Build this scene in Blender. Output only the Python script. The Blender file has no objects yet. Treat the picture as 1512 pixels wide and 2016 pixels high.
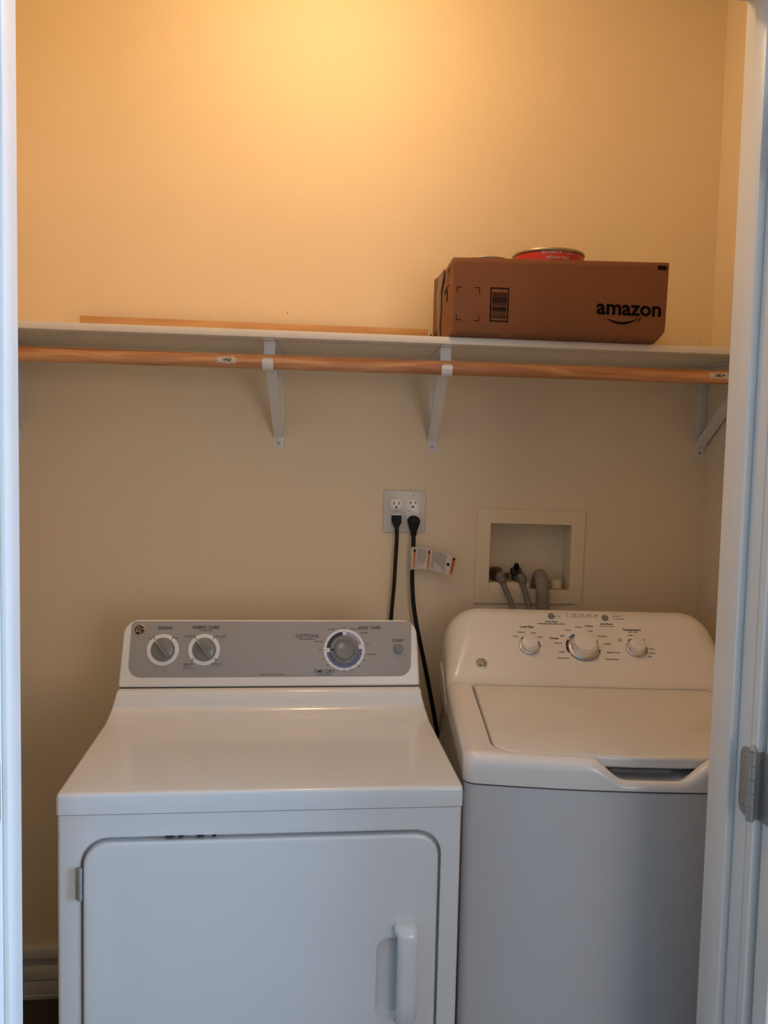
import bpy, bmesh, math, random
from mathutils import Vector, Matrix
random.seed(7)
PI = math.pi
S = bpy.context.scene
C = S.collection

# ------------------------------------------------------------------ camera
def make_camera():
    cam = bpy.data.cameras.new('camera'); co = bpy.data.objects.new('camera', cam); C.objects.link(co)
    yaw, pitch, roll = 0.10896, 0.0693, 0.02272
    f = Vector((math.sin(yaw)*math.cos(pitch), math.cos(yaw)*math.cos(pitch), -math.sin(pitch)))
    r0 = Vector((math.cos(yaw), -math.sin(yaw), 0)); u0 = r0.cross(f)
    r = r0*math.cos(roll)+u0*math.sin(roll); u = -r0*math.sin(roll)+u0*math.cos(roll)
    M = Matrix(((r.x, u.x, -f.x, 0.3816), (r.y, u.y, -f.y, -2.2406), (r.z, u.z, -f.z, 1.4651), (0, 0, 0, 1)))
    co.matrix_world = M
    cam.sensor_fit = 'VERTICAL'; cam.sensor_height = 36; cam.lens = 36*1661.28/2016
    cam.clip_start = .02
    S.camera = co
make_camera()
# ------------------------------------------------------------------ view, world, daylight
S.view_settings.view_transform = 'Standard'; S.view_settings.look = 'None'
S.view_settings.gamma = 1; S.view_settings.use_curve_mapping = False
S.view_settings.exposure = 0.0
W = bpy.data.worlds.new('world'); S.world = W; W.use_nodes = True
W.node_tree.nodes['Background'].inputs[0].default_value = (.45, .62, 1, 1)
W.node_tree.nodes['Background'].inputs[1].default_value = .5
BULB_POS = (.46, -.545, 2.60); BULB_R = .05; BULB_POWER = 103; BULB_COL = (1, .66, .34)
WIN_POWER = 134; WIN_COL = (.40, .63, .96)
WIN2_POWER = 27; WIN2_COL = (1, .84, .76)
def area(name, loc, target, sx, sy, power, col):
    L = bpy.data.lights.new(name, 'AREA'); L.shape = 'RECTANGLE'; L.size = sx; L.size_y = sy; L.energy = power; L.color = col
    o = bpy.data.objects.new(name, L); C.objects.link(o); o.location = loc
    o.rotation_euler = (Vector(target)-Vector(loc)).to_track_quat('-Z', 'Y').to_euler()
    return o
area('window_daylight', (3.08, -1.9, 1.2), (0, -1.9, 1.2), 1.0, 1.25, WIN_POWER, WIN_COL)
area('far_window_daylight', (1.9, -4.73, 1.5), (1.9, 0, 1.5), 1.3, 1.25, WIN2_POWER, WIN2_COL)

# ------------------------------------------------------------------ materials
MATS = {}
def mat(name, col, rough=.5, metal=0, noise=None, bump=None, coat=0, spec=.5, emit=None, vary=0):
    m = bpy.data.materials.new(name); m.use_nodes = True; nt = m.node_tree; b = nt.nodes['Principled BSDF']
    b.inputs['Base Color'].default_value = (*col, 1); b.inputs['Roughness'].default_value = rough
    b.inputs['Metallic'].default_value = metal; b.inputs['Coat Weight'].default_value = coat
    b.inputs['Specular IOR Level'].default_value = spec
    tc = nt.nodes.new('ShaderNodeTexCoord')
    if noise or vary:
        n = nt.nodes.new('ShaderNodeTexNoise'); n.inputs['Scale'].default_value = noise or 3; n.inputs['Detail'].default_value = 5
        nt.links.new(tc.outputs['Object'], n.inputs['Vector'])
        mx = nt.nodes.new('ShaderNodeMix'); mx.data_type = 'RGBA'
        v = vary or .06
        mx.inputs['A'].default_value = (*[c*(1-v) for c in col], 1); mx.inputs['B'].default_value = (*[min(1, c*(1+v)) for c in col], 1)
        nt.links.new(n.outputs['Fac'], mx.inputs['Factor']); nt.links.new(mx.outputs['Result'], b.inputs['Base Color'])
    if bump:
        n2 = nt.nodes.new('ShaderNodeTexNoise'); n2.inputs['Scale'].default_value = bump[0]; n2.inputs['Detail'].default_value = 3
        nt.links.new(tc.outputs['Object'], n2.inputs['Vector'])
        bp = nt.nodes.new('ShaderNodeBump'); bp.inputs['Strength'].default_value = bump[1]; bp.inputs['Distance'].default_value = .002
        nt.links.new(n2.outputs['Fac'], bp.inputs['Height']); nt.links.new(bp.outputs['Normal'], b.inputs['Normal'])
    if emit:
        b.inputs['Emission Color'].default_value = (*emit[0], 1); b.inputs['Emission Strength'].default_value = emit[1]
    MATS[name] = m
    return m
def wood(name, c1, c2, scale, stretch, rough=.45, rings=6.0):
    m = bpy.data.materials.new(name); m.use_nodes = True; nt = m.node_tree; b = nt.nodes['Principled BSDF']
    tc = nt.nodes.new('ShaderNodeTexCoord'); mp = nt.nodes.new('ShaderNodeMapping'); mp.inputs['Scale'].default_value = stretch
    nt.links.new(tc.outputs['Object'], mp.inputs['Vector'])
    n = nt.nodes.new('ShaderNodeTexNoise'); n.inputs['Scale'].default_value = scale; n.inputs['Detail'].default_value = 4
    nt.links.new(mp.outputs['Vector'], n.inputs['Vector'])
    mu = nt.nodes.new('ShaderNodeMath'); mu.operation = 'MULTIPLY'; mu.inputs[1].default_value = rings
    nt.links.new(n.outputs['Fac'], mu.inputs[0])
    fr = nt.nodes.new('ShaderNodeMath'); fr.operation = 'PINGPONG'; fr.inputs[1].default_value = 1
    nt.links.new(mu.outputs[0], fr.inputs[0])
    rp = nt.nodes.new('ShaderNodeValToRGB'); rp.color_ramp.elements[0].color = (*c1, 1); rp.color_ramp.elements[1].color = (*c2, 1)
    rp.color_ramp.elements[0].position = .0; rp.color_ramp.elements[1].position = .8
    nt.links.new(fr.outputs[0], rp.inputs['Fac']); nt.links.new(rp.outputs['Color'], b.inputs['Base Color'])
    b.inputs['Roughness'].default_value = rough
    return m
M_wall = mat('cream_paint', (.83, .69, .48), .75, noise=2.2, bump=(260, .12), vary=.025)
M_ceil = mat('ceiling_paint', (.80, .78, .72), .9, noise=3)
M_trim = mat('white_trim_paint', (.80, .79, .76), .38, noise=4, bump=(60, .05), vary=.02)
M_room = mat('room_paint', (.70, .69, .66), .9, noise=3)
M_floor = mat('dark_floor', (.055, .035, .025), .5, noise=12, vary=.3)
M_base = mat('baseboard_paint', (.62, .60, .55), .45, noise=4)
M_enamel = mat('white_enamel', (.76, .76, .755), .17, noise=3, vary=.012, coat=.3)
M_plastic = mat('white_plastic', (.78, .75, .71), .28, noise=5, vary=.012)
M_wcab = mat('washer_cabinet_enamel', (.62, .62, .63), .16, noise=3, vary=.012, coat=.3)
M_wplast = mat('washer_cover_plastic', (.80, .765, .725), .22, noise=5, vary=.012, coat=.2)
M_gray = mat('gray_panel', (.34, .325, .305), .42, noise=40, vary=.03)
M_knob = mat('gray_knob', (.20, .20, .185), .28, noise=30, vary=.03, coat=.2)
M_ring = mat('white_ring_print', (.80, .78, .76), .4)
M_print = mat('dark_print', (.020, .018, .018), .6, spec=.25)
M_blueprint = mat('blue_print', (.05, .13, .30), .5)
M_navy = mat('navy_print', (.022, .022, .05), .4)
M_mid = mat('slate_blue_print', (.13, .15, .28), .4)
M_lilac = mat('lilac_print', (.36, .34, .50), .4)
M_dark = mat('dark_gap', (.02, .022, .025), .6)
M_rim = mat('door_opening_metal', (.12, .15, .19), .35, noise=20)
M_rust = mat('dark_chip', (.03, .03, .035), .7)
M_chrome = mat('chrome', (.82, .82, .82), .09, 1)
M_satin = mat('satin_silver', (.62, .62, .60), .3, 1)
M_steel = mat('dull_steel', (.40, .39, .37), .5, .7, noise=60, vary=.1)
M_btn = mat('gray_button', (.20, .195, .185), .4)
M_shelf = mat('shelf_melamine', (.82, .77, .68), .5, noise=5)
M_brk = mat('white_bracket', (.78, .76, .73), .22, noise=6)
M_card = mat('cardboard', (.195, .073, .028), .75, noise=9, bump=(35, .25), vary=.07)
M_tape = mat('packing_tape', (.085, .068, .052), .3, noise=60, vary=.35, bump=(90, .5))
M_ink = mat('box_ink', (.010, .005, .004), .85, spec=.15)
M_white = mat('label_white', (.62, .56, .50), .55, noise=60, vary=.06)
M_red = mat('can_red', (.55, .018, .014), .35)
M_rimm = mat('can_rim', (.38, .30, .20), .35, 1)
M_canmetal = mat('can_metal', (.40, .36, .30), .4, 1)
M_cantext = mat('can_lettering', (.85, .65, .60), .5)
M_plate = mat('outlet_plate', (.66, .62, .55), .3)
M_out = mat('outlet_face', (.88, .85, .80), .25)
M_black = mat('black_rubber', (.008, .008, .008), .55, noise=40, spec=.25)
M_orange = mat('warning_orange', (.72, .20, .035), .45)
M_hose = mat('gray_hose', (.20, .172, .145), .35, noise=30)
M_drain = mat('drain_hose_plastic', (.30, .255, .20), .4)
M_brass = mat('dull_brass', (.17, .11, .075), .35, .7, noise=50, vary=.2)
M_boxp = mat('wall_box_plastic', (.82, .69, .47), .45)
M_tie = mat('nylon_tie', (.70, .64, .54), .35)
M_spot = mat('sticker_print', (.10, .12, .05), .6)
M_pine = wood('pine_rod', (.68, .36, .165), (.45, .19, .075), 2.3, (1.1, 14, 14), .45, 7)
M_board = wood('pine_board', (.62, .37, .17), (.52, .28, .12), 1.6, (1.5, 8, 10), .6, 5)
M_gold = mat('door_knob_metal', (.5, .48, .45), .25, 1)

# ------------------------------------------------------------------ mesh helper
def rrect(x0, y0, x1, y1, r, seg=6):
    """rounded rectangle outline, counter-clockwise; r a number or (bl, br, tr, tl)"""
    if not isinstance(r, (tuple, list)): r = (r,)*4
    out = []
    for (cx, cy, sx, sy, rr, a0) in ((x0, y0, 1, 1, r[0], PI), (x1, y0, -1, 1, r[1], 1.5*PI), (x1, y1, -1, -1, r[2], 0), (x0, y1, 1, -1, r[3], .5*PI)):
        ox, oy = cx+sx*rr, cy+sy*rr
        if rr < 1e-6: out.append((cx, cy)); continue
        for k in range(seg+1):
            a = a0+.5*PI*k/seg; out.append((ox+rr*math.cos(a), oy+rr*math.sin(a)))
    return out
def round_poly(pts, rad, seg=6):
    """round the corners of a convex polygon; rad per corner"""
    out = []; n = len(pts)
    for i in range(n):
        p = Vector(pts[i]); a = Vector(pts[i-1]); b = Vector(pts[(i+1) % n]); r = rad[i]
        if r < 1e-6: out.append(tuple(p)); continue
        da = (a-p).normalized(); db = (b-p).normalized(); half = da.angle(db)/2
        t = r/math.tan(half); c = p+(da+db).normalized()*(r/math.sin(half))
        s = p+da*t; e = p+db*t; vs = s-c; ve = e-c
        for k in range(seg+1):
            f = k/seg; ang = vs.angle(ve)
            v = (vs*math.sin((1-f)*ang)+ve*math.sin(f*ang))/math.sin(ang)
            out.append(tuple(c+v))
    return out
def offset(poly, d):
    """move a counter-clockwise outline inwards by d"""
    n = len(poly); out = []
    for i in range(n):
        a = Vector(poly[i-1]); p = Vector(poly[i]); b = Vector(poly[(i+1) % n])
        e1 = (p-a); e2 = (b-p)
        if e1.length < 1e-9: e1 = e2
        if e2.length < 1e-9: e2 = e1
        e1.normalize(); e2.normalize()
        n1 = Vector((-e1.y, e1.x)); n2 = Vector((-e2.y, e2.x)); m = (n1+n2)
        m.normalize(); k = max(.4, m.dot(n1)); out.append(tuple(p+m*(d/k)))
    return out
XZ = Matrix(((1, 0, 0, 0), (0, 0, 1, 0), (0, 1, 0, 0), (0, 0, 0, 1)))      # outline (x, z), third axis = depth +y
FRONT = Matrix(((1, 0, 0, 0), (0, 0, -1, 0), (0, 1, 0, 0), (0, 0, 0, 1)))  # outline (x, z), third axis towards the viewer (-y)
class MB:
    def __init__(s): s.bm = bmesh.new(); s.mats = []
    def mi(s, m):
        if m not in s.mats: s.mats.append(m)
        return s.mats.index(m)
    def merge(s, t, m, M=None):
        if M is not None: t.transform(M)
        k = s.mi(m); vm = {v: s.bm.verts.new(v.co) for v in t.verts}
        for f in t.faces:
            try: nf = s.bm.faces.new([vm[v] for v in f.verts]); nf.material_index = k; nf.smooth = True
            except ValueError: pass
        t.free()
    def box(s, a, b, m, bev=0, seg=2, M=None):
        t = bmesh.new(); bmesh.ops.create_cube(t, size=1)
        for v in t.verts: v.co = Vector([(a[i]+b[i])/2+v.co[i]*(b[i]-a[i]) for i in range(3)])
        if bev: bmesh.ops.bevel(t, geom=list(t.edges), offset=bev, segments=seg, affect='EDGES', profile=.5)
        s.merge(t, m, M); return s
    def rings(s, rings, m, cap0=True, cap1=True, closed=True, M=None):
        t = bmesh.new(); R = [[t.verts.new(p) for p in r] for r in rings]; n = len(R[0])
        for a, b in zip(R, R[1:]):
            for i in range(n if closed else n-1):
                j = (i+1) % n
                try: t.faces.new((a[i], a[j], b[j], b[i]))
                except ValueError: pass
        if cap0 and len(R[0]) > 2: t.faces.new(list(reversed(R[0])))
        if cap1 and len(R[-1]) > 2: t.faces.new(R[-1])
        bmesh.ops.remove_doubles(t, verts=t.verts, dist=1e-7)
        s.merge(t, m, M); return s
    def prism(s, poly, z0, z1, m, bev=0, seg=3, M=None, bot=0):
        rr = []
        if bot: rr += [[(*p, z0+bot*(1-math.cos(k/seg*PI/2))) for p in offset(poly, bot*(1-math.sin(k/seg*PI/2)))] for k in range(seg)]
        rr.append([(*p, z0+bot) for p in poly])
        if bev:
            for k in range(seg+1):
                a = k/seg*PI/2; rr.append([(*p, z1-bev+bev*math.sin(a)) for p in offset(poly, bev*(1-math.cos(a)))])
        else: rr.append([(*p, z1) for p in poly])
        return s.rings(rr, m, M=M)
    def lathe(s, prof, m, M=None, seg=40, cap0=True, cap1=True):
        return s.rings([[(r*math.cos(2*PI*i/seg), r*math.sin(2*PI*i/seg), z) for i in range(seg)] for r, z in prof], m, cap0, cap1, M=M)
    def tube(s, pts, r, m, seg=12, M=None, flat=1.0, up=(0, -1, 0)):
        P = [Vector(p) for p in pts]; n = len(P); R = r if isinstance(r, (list, tuple)) else [r]*n; rings = []; prev = None
        for i in range(n):
            t = (P[min(i+1, n-1)]-P[max(i-1, 0)]).normalized()
            if prev is None:
                a = Vector(up).cross(t)
                if a.length < 1e-3: a = Vector((1, 0, 0)).cross(t)
            else: a = prev-t*prev.dot(t)
            a.normalize(); prev = a; b = t.cross(a)
            rings.append([tuple(P[i]+a*(R[i]*math.cos(2*PI*k/seg))+b*(R[i]*flat*math.sin(2*PI*k/seg))) for k in range(seg)])
        return s.rings(rings, m, M=M)
    def grid(s, G, m, M=None, thick=0, mfun=None):
        """open sheet; G rows of points; mfun(i,j) picks a material"""
        rows = len(G); cols = len(G[0]); V = [[s.bm.verts.new((M @ Vector(p)) if M else p) for p in r] for r in G]
        for i in range(rows-1):
            for j in range(cols-1):
                f = s.bm.faces.new((V[i][j], V[i][j+1], V[i+1][j+1], V[i+1][j])); f.smooth = True
                f.material_index = s.mi(mfun(i, j) if mfun else m)
        return s
    def field(s, G, zb, m):
        """closed solid: top grid G, flat bottom at zb"""
        t = bmesh.new(); V = [[t.verts.new(p) for p in r] for r in G]; rows = len(G); cols = len(G[0])
        for i in range(rows-1):
            for j in range(cols-1): t.faces.new((V[i][j], V[i][j+1], V[i+1][j+1], V[i+1][j]))
        loop = [V[0][j] for j in range(cols)]+[V[i][-1] for i in range(1, rows)]+[V[-1][j] for j in range(cols-2, -1, -1)]+[V[i][0] for i in range(rows-2, 0, -1)]
        B = [t.verts.new((v.co.x, v.co.y, zb)) for v in loop]; n = len(loop)
        for i in range(n): t.faces.new((loop[(i+1) % n], loop[i], B[i], B[(i+1) % n]))
        t.faces.new(list(reversed(B)))
        bmesh.ops.recalc_face_normals(t, faces=t.faces)
        s.merge(t, m); return s
    def text(s, txt, size, m, M, align='CENTER', bold=0, shear=0, sx=1):
        cu = bpy.data.curves.new('t', 'FONT'); cu.body = txt; cu.size = size; cu.align_x = align; cu.align_y = 'CENTER'
        cu.offset = bold; cu.shear = shear; cu.extrude = .00012; cu.resolution_u = 3
        o = bpy.data.objects.new('t', cu); C.objects.link(o); bpy.context.view_layer.update()
        me = bpy.data.meshes.new_from_object(o.evaluated_get(bpy.context.evaluated_depsgraph_get()))
        t = bmesh.new(); t.from_mesh(me); bpy.data.objects.remove(o); bpy.data.curves.remove(cu); bpy.data.meshes.remove(me)
        s.merge(t, m, M @ Matrix.Diagonal((sx, 1, 1, 1))); return s
    def build(s, name, parent=None, loc=None, sharp=35, bevel=None):
        bmesh.ops.recalc_face_normals(s.bm, faces=s.bm.faces)
        me = bpy.data.meshes.new(name); s.bm.to_mesh(me); s.bm.free()
        for m in s.mats: me.materials.append(m)
        me.set_sharp_from_angle(angle=math.radians(sharp))
        o = bpy.data.objects.new(name, me); C.objects.link(o)
        if parent: o.parent = parent
        if loc: o.location = loc
        return o
def cut(o, cutter, op='DIFFERENCE'):
    """boolean a cutter MB out of object o, both in o's local space"""
    c = cutter.build('cutter'); c.matrix_world = Matrix()
    p = o.parent; o.parent = None; loc = o.location.copy(); o.location = (0, 0, 0)
    md = o.modifiers.new('b', 'BOOLEAN'); md.object = c; md.operation = op; md.solver = 'EXACT'
    bpy.context.view_layer.update()
    me = bpy.data.meshes.new_from_object(o.evaluated_get(bpy.context.evaluated_depsgraph_get()))
    me.set_sharp_from_angle(angle=math.radians(35))
    o.modifiers.clear(); old = o.data; o.data = me; nm = old.name; bpy.data.meshes.remove(old); me.name = nm
    o.parent = p; o.location = loc
    cm = c.data; bpy.data.objects.remove(c); bpy.data.meshes.remove(cm)
def tag(o, label=None, cat=None, group=None, kind=None):
    if label: o['label'] = label
    if cat: o['category'] = cat
    if group: o['group'] = group
    if kind: o['kind'] = kind
    return o
def thing(name, label, cat, loc=(0, 0, 0), rz=0, group=None):
    o = bpy.data.objects.new(name, None); C.objects.link(o); o.location = loc; o.rotation_euler = (0, 0, rz); o.empty_display_size = .05
    return tag(o, label, cat, group)
def struct(o): o['kind'] = 'structure'; return o
def T(x=0, y=0, z=0): return Matrix.Translation((x, y, z))
def RZ(a): return Matrix.Rotation(a, 4, 'Z')

# ================================================================== SETTING
CX0, CX1 = -.33, 1.523           # closet side walls
JY0, JY1 = -.982, -1.098         # front wall: closet side, room side
OX0, OX1, OZ = -.0075, 1.053, 2.158
ZC = 2.70
RX0, RX1, RY = -1.7, 2.95, -4.6  # the room outside
wb = MB().box((CX0-.1, 0, 0), (CX1+.1, .12, ZC), M_wall).build('wall_back'); struct(wb)
cut(wb, MB().box((.893, -.05, 1.075), (1.172, .09, 1.312), M_wall))
for x, z, r, lab in ((.3624, 1.824, .0024, 'tiny dark nail head in the wall just above the wooden strip'), (.3616, 2.0568, .0034, 'tiny painted-over nail head in the wall, the highest of the three'), (1.4866, 1.7892, .002, 'tiny dark nail head low beside the right wall corner')):
    nails = MB(); nails.lathe([(r, 0), (r*.8, .0012), (r*.2, .0016)], M_steel if r != .0034 else M_wall, FRONT, 10)
    tag(nails.build('nail_head', loc=(x, 0, z)), lab, 'nail')
struct(MB().box((CX0-.1, JY0, 0), (CX0, 0, ZC), M_wall).build('wall_left'))
struct(MB().box((CX1, JY0, 0), (CX1+.1, 0, ZC), M_wall).build('wall_right'))
wf = MB().box((RX0-.1, JY1, 0), (RX1+.1, JY0, ZC), M_wall).build('wall_front'); struct(wf)
cut(wf, MB().box((OX0-.018, JY1-.1, -.1), (OX1+.018, JY0+.1, OZ+.018), M_wall))
struct(MB().box((RX0, RY, -.1), (RX1, 0.1, 0), M_floor).build('floor'))
struct(MB().box((RX0-.1, RY-.1, ZC), (RX1+.1, .12, ZC+.1), M_ceil).build('ceiling'))
struct(MB().box((RX0-.1, RY, 0), (RX0, JY1, ZC), M_room).build('wall_room_left'))
M_pane = bpy.data.materials.new('window_pane'); M_pane.use_nodes = True
nt = M_pane.node_tree; nt.nodes.clear(); ou = nt.nodes.new('ShaderNodeOutputMaterial'); mx = nt.nodes.new('ShaderNodeMixShader')
tr = nt.nodes.new('ShaderNodeBsdfTransparent'); gl = nt.nodes.new('ShaderNodeBsdfGlossy'); gl.inputs['Roughness'].default_value = .02
mx.inputs[0].default_value = .06; nt.links.new(tr.outputs[0], mx.inputs[1]); nt.links.new(gl.outputs[0], mx.inputs[2]); nt.links.new(mx.outputs[0], ou.inputs[0])
wk = MB().box((RX0-.1, RY-.1, 0), (RX1+.1, RY, ZC), M_room).build('wall_room_back'); struct(wk)
wr = MB().box((RX1, RY, 0), (RX1+.1, JY1, ZC), M_room).build('wall_room_right'); struct(wr)
def window(name, wall, M, w, z0, z1):
    """M maps (across, outwards, up) to the room"""
    c = MB(); c.box((-w/2, -.1, z0), (w/2, .2, z1), M_room, M=M); cut(wall, c)
    f = MB()
    for a, b in (((-w/2, .0, z0), (-w/2+.04, .08, z1)), ((w/2-.04, 0, z0), (w/2, .08, z1)), ((-w/2+.04, 0, z0), (w/2-.04, .08, z0+.04)),
                 ((-w/2+.04, 0, z1-.04), (w/2-.04, .08, z1)), ((-w/2+.04, .02, (z0+z1)/2-.02), (w/2-.04, .06, (z0+z1)/2+.02))):
        f.box(a, b, M_trim, M=M)
    o = struct(f.build(name))
    MB().box((-w/2+.04, .038, z0+.04), (w/2-.04, .042, z1-.04), M_pane, M=M).build('pane', o)
window('window_1', wr, Matrix(((0, 1, 0, RX1), (1, 0, 0, -1.9), (0, 0, 1, 0), (0, 0, 0, 1))), 1.1, .55, 1.85)
window('window_2', wk, Matrix(((1, 0, 0, 1.9), (0, -1, 0, RY), (0, 0, 1, 0), (0, 0, 0, 1))), 1.4, .85, 2.15)
def skirt(name, x0, x1, y, m=M_base):     # baseboard along x, facing -y
    p = [(0, 0), (.016, 0), (.016, .010), (.0145, .012), (.0145, .046), (.012, .050), (.0155, .054), (.0155, .082), (.012, .088), (.009, .090), (.009, .110), (.0165, .113), (.0165, .136), (.013, .141), (0, .141)]
    b = MB(); b.rings([[(x0, y-d, z) for d, z in p], [(x1, y-d, z) for d, z in p]], m)
    return struct(b.build(name))
skirt('baseboard_back', CX0, CX1, 0)
def side_skirt(name, x, s):
    p = [(0, 0), (.016, 0), (.016, .010), (.0145, .012), (.0145, .046), (.012, .050), (.0155, .054), (.0155, .082), (.012, .088), (.009, .090), (.009, .110), (.0165, .113), (.0165, .136), (.013, .141), (0, .141)]
    b = MB(); b.rings([[(x+s*d, JY0, z) for d, z in p], [(x+s*d, -.016, z) for d, z in p]], M_base)
    return struct(b.build(name))
side_skirt('baseboard_left', CX0, 1); side_skirt('baseboard_right', CX1, -1)
# jambs, stops, casings
struct(MB().box((OX0-.018, JY1, 0), (OX0, JY0, OZ+.018), M_trim, .0012).build('trim_1'))
struct(MB().box((OX1, JY1, 0), (OX1+.018, JY0, OZ+.018), M_trim, .0012).build('trim_2'))
struct(MB().box((OX0, JY1, OZ), (OX1, JY0, OZ+.018), M_trim).build('trim_3'))
struct(MB().box((OX0, -1.065, 0), (.0005, -1.030, OZ), M_trim, .002).build('trim_4'))
struct(MB().box((1.0400, -1.065, 0), (OX1, -1.030, OZ), M_trim, .002).build('trim_5'))
struct(MB().box((.0005, -1.065, OZ-.013), (1.04, -1.030, OZ), M_trim, .002).build('trim_6'))
struct(MB().box((OX1+.0005, JY1-.016, 0), (OX1+.058, JY1, OZ+.06), M_trim, .003).build('trim_7'))
struct(MB().box((OX0-.058, JY1-.016, 0), (OX0-.0005, JY1, OZ+.06), M_trim, .003).build('trim_8'))
struct(MB().box((OX0-.0005, JY1-.016, OZ+.0005), (OX1+.0005, JY1, OZ+.06), M_trim, .003).build('trim_9'))
# doors folded back flat against the front wall
def door(name, hx, s):
    y0, y1 = JY1-.022, JY1-.022-.035
    x0, x1 = hx+s*.012, hx+s*.53
    a, b = min(x0, x1), max(x0, x1)
    d = MB().box((a, y1, .012), (b, y0, OZ-.02), M_trim, .002)
    for z0, z1 in ((.14, .92), (1.05, 1.98)):
        d.prism(rrect(a+.09, z0, b-.09, z1, .004, 2), 0, .006, M_trim, .004, 2, M=T(0, y1, 0) @ FRONT)
    o = struct(d.build(name))
    MB().lathe([(.0, 0), (.028, 0), (.028, .006), (.011, .01), (.011, .03), (.024, .038), (.027, .05), (.022, .06), (.008, .064)], M_gold,
               T(hx+s*.49, y1, 1.0) @ FRONT).build('door_knob', o)
    for zc in (.30, .9965, 1.92):
        h = MB(); kx = hx-s*.004; ky = JY1-.016
        # leaf on the jamb, leaf on the door edge (both lie in planes facing the opening)
        lj = round_poly([(-.037, -.0508), (.0, -.0508), (.0, .0508), (-.037, .0508)], [.016, .0, .0, .016])
        PL = Matrix(((0, 0, -s, hx), (-1, 0, 0, ky), (0, 1, 0, zc), (0, 0, 0, 1)))   # (u,v) -> (-y, z)
        h.prism(lj, 0, .0022, M_steel, .0006, 2, M=PL)
        ld = round_poly([(.0, -.0508), (.037, -.0508), (.037, .0508), (.0, .0508)], [0, .016, .016, 0])
        PD = Matrix(((0, 0, -s, hx+s*.012), (-1, 0, 0, ky), (0, 1, 0, zc), (0, 0, 0, 1)))
        h.prism(ld, 0, .0022, M_steel, .0006, 2, M=PD)
        h.box((min(kx, hx+s*.012), ky-.0012, zc-.05), (max(kx, hx+s*.012), ky+.0012, zc+.05), M_steel)
        ho = h.build('hinge', o); tag(ho, 'dull steel hinge leaves')
        kn = MB()
        for k in range(5):
            z0 = zc-.0508+k*.02032
            kn.lathe([(.0054, z0), (.0062, z0+.0008), (.0062, z0+.0192), (.0054, z0+.02)], M_steel, T(kx, ky, 0), 18)
        kn.lathe([(.003, zc+.0508), (.0062, zc+.0512), (.0064, zc+.054), (.004, zc+.0575), (.0008, zc+.061)], M_steel, T(kx, ky, 0), 18)
        kn.lathe([(.003, zc-.0512), (.0058, zc-.0508)], M_steel, T(kx, ky, 0), 18)
        kn.build('knuckle', ho)
        for u, v in ((-.027, .036), (-.031, 0), (-.027, -.036)):
            sc = MB(); sc.lathe([(.0045, .0), (.0042, .0008), (.0012, .0009), (.0010, .0002)], M_steel, PL @ T(u, v, .0022), 12); sc.build('screw', ho)
        for u, v in ((.027, .036), (.031, 0), (.027, -.036)):
            sc = MB(); sc.lathe([(.0045, .0), (.0042, .0008), (.0012, .0009), (.0010, .0002)], M_steel, PD @ T(u, v, .0022), 12); sc.build('screw', ho)
    return o
door('door_1', OX1, 1)
door('door_2', OX0, -1)

# ceiling lamp of the closet
lamp = thing('ceiling_lamp', 'warm bulb in a white lampholder on the closet ceiling', 'lamp', (BULB_POS[0], BULB_POS[1], ZC))
MB().lathe([(.057, 0), (.057, -.012), (.045, -.03), (.026, -.036), (.026, -.052), (.018, -.052)], M_plastic).build('lampholder', lamp)
M_bulb = bpy.data.materials.new('bulb_glow'); M_bulb.use_nodes = True
nt = M_bulb.node_tree; nt.nodes.clear(); e = nt.nodes.new('ShaderNodeEmission'); ou = nt.nodes.new('ShaderNodeOutputMaterial')
e.inputs[0].default_value = (*BULB_COL, 1); e.inputs[1].default_value = BULB_POWER; nt.links.new(e.outputs[0], ou.inputs[0])
zz = BULB_POS[2]-ZC
MB().lathe([(.014, zz+.065), (.018, zz+.055)]+[(BULB_R*math.cos(a), zz+BULB_R*math.sin(a)) for a in [PI/2-.45-k*(PI-.5)/14 for k in range(15)]], M_bulb, seg=28).build('bulb', lamp)

# ================================================================== SHELF, ROD, BRACKETS
SH0, SH1 = 1.719, 1.735
tag(MB().box((CX0+.002, -.31, SH0), (CX1-.002, -.001, SH1), M_shelf, .0012).build('closet_shelf'), 'long white shelf board running across the closet above the machines', 'shelf')
rod = thing('closet_rod', 'round pine hanging rod running below the white shelf', 'rod', (0, -.28, 1.667))
MB().tube([(CX0+.003+i*(CX1-CX0-.006)/12, 0, 0) for i in range(13)], .0165, M_pine, 28, up=(0, 0, 1)).build('pole', rod)
def sticker(x0, x1, a0, a1, seedv):
    rnd = random.Random(seedv); G = []
    nx = 20; na = 12; e0 = [rnd.uniform(-.002, .005) for _ in range(na+1)]; e1 = [rnd.uniform(-.009, .002) for _ in range(na+1)]
    t0 = [rnd.uniform(0, .30) for _ in range(nx+1)]; t1 = [rnd.uniform(0, .25) for _ in range(nx+1)]
    for i in range(na+1):
        row = []
        for j in range(nx+1):
            f = i/na; a = (a0+t0[j])*(1-f)+(a1-t1[j])*f; g_ = j/nx
            x = (x0+e0[i])*(1-g_)+(x1+e1[i])*g_
            row.append((x, -.0170*math.cos(a), .0170*math.sin(a)))
        G.append(row)
    b = MB().grid(G, M_white, mfun=lambda i, j: M_spot if (3 <= i <= 8 and 6 <= j <= 14 and (i*7+j*3) % 5 != 0) else M_white)
    o = b.build('sticker', rod); tag(o, 'torn white paper sticker'); return o
sticker(.209, .254, -.55, .62, 3); sticker(1.371, 1.425, -.45, .75, 8)
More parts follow.
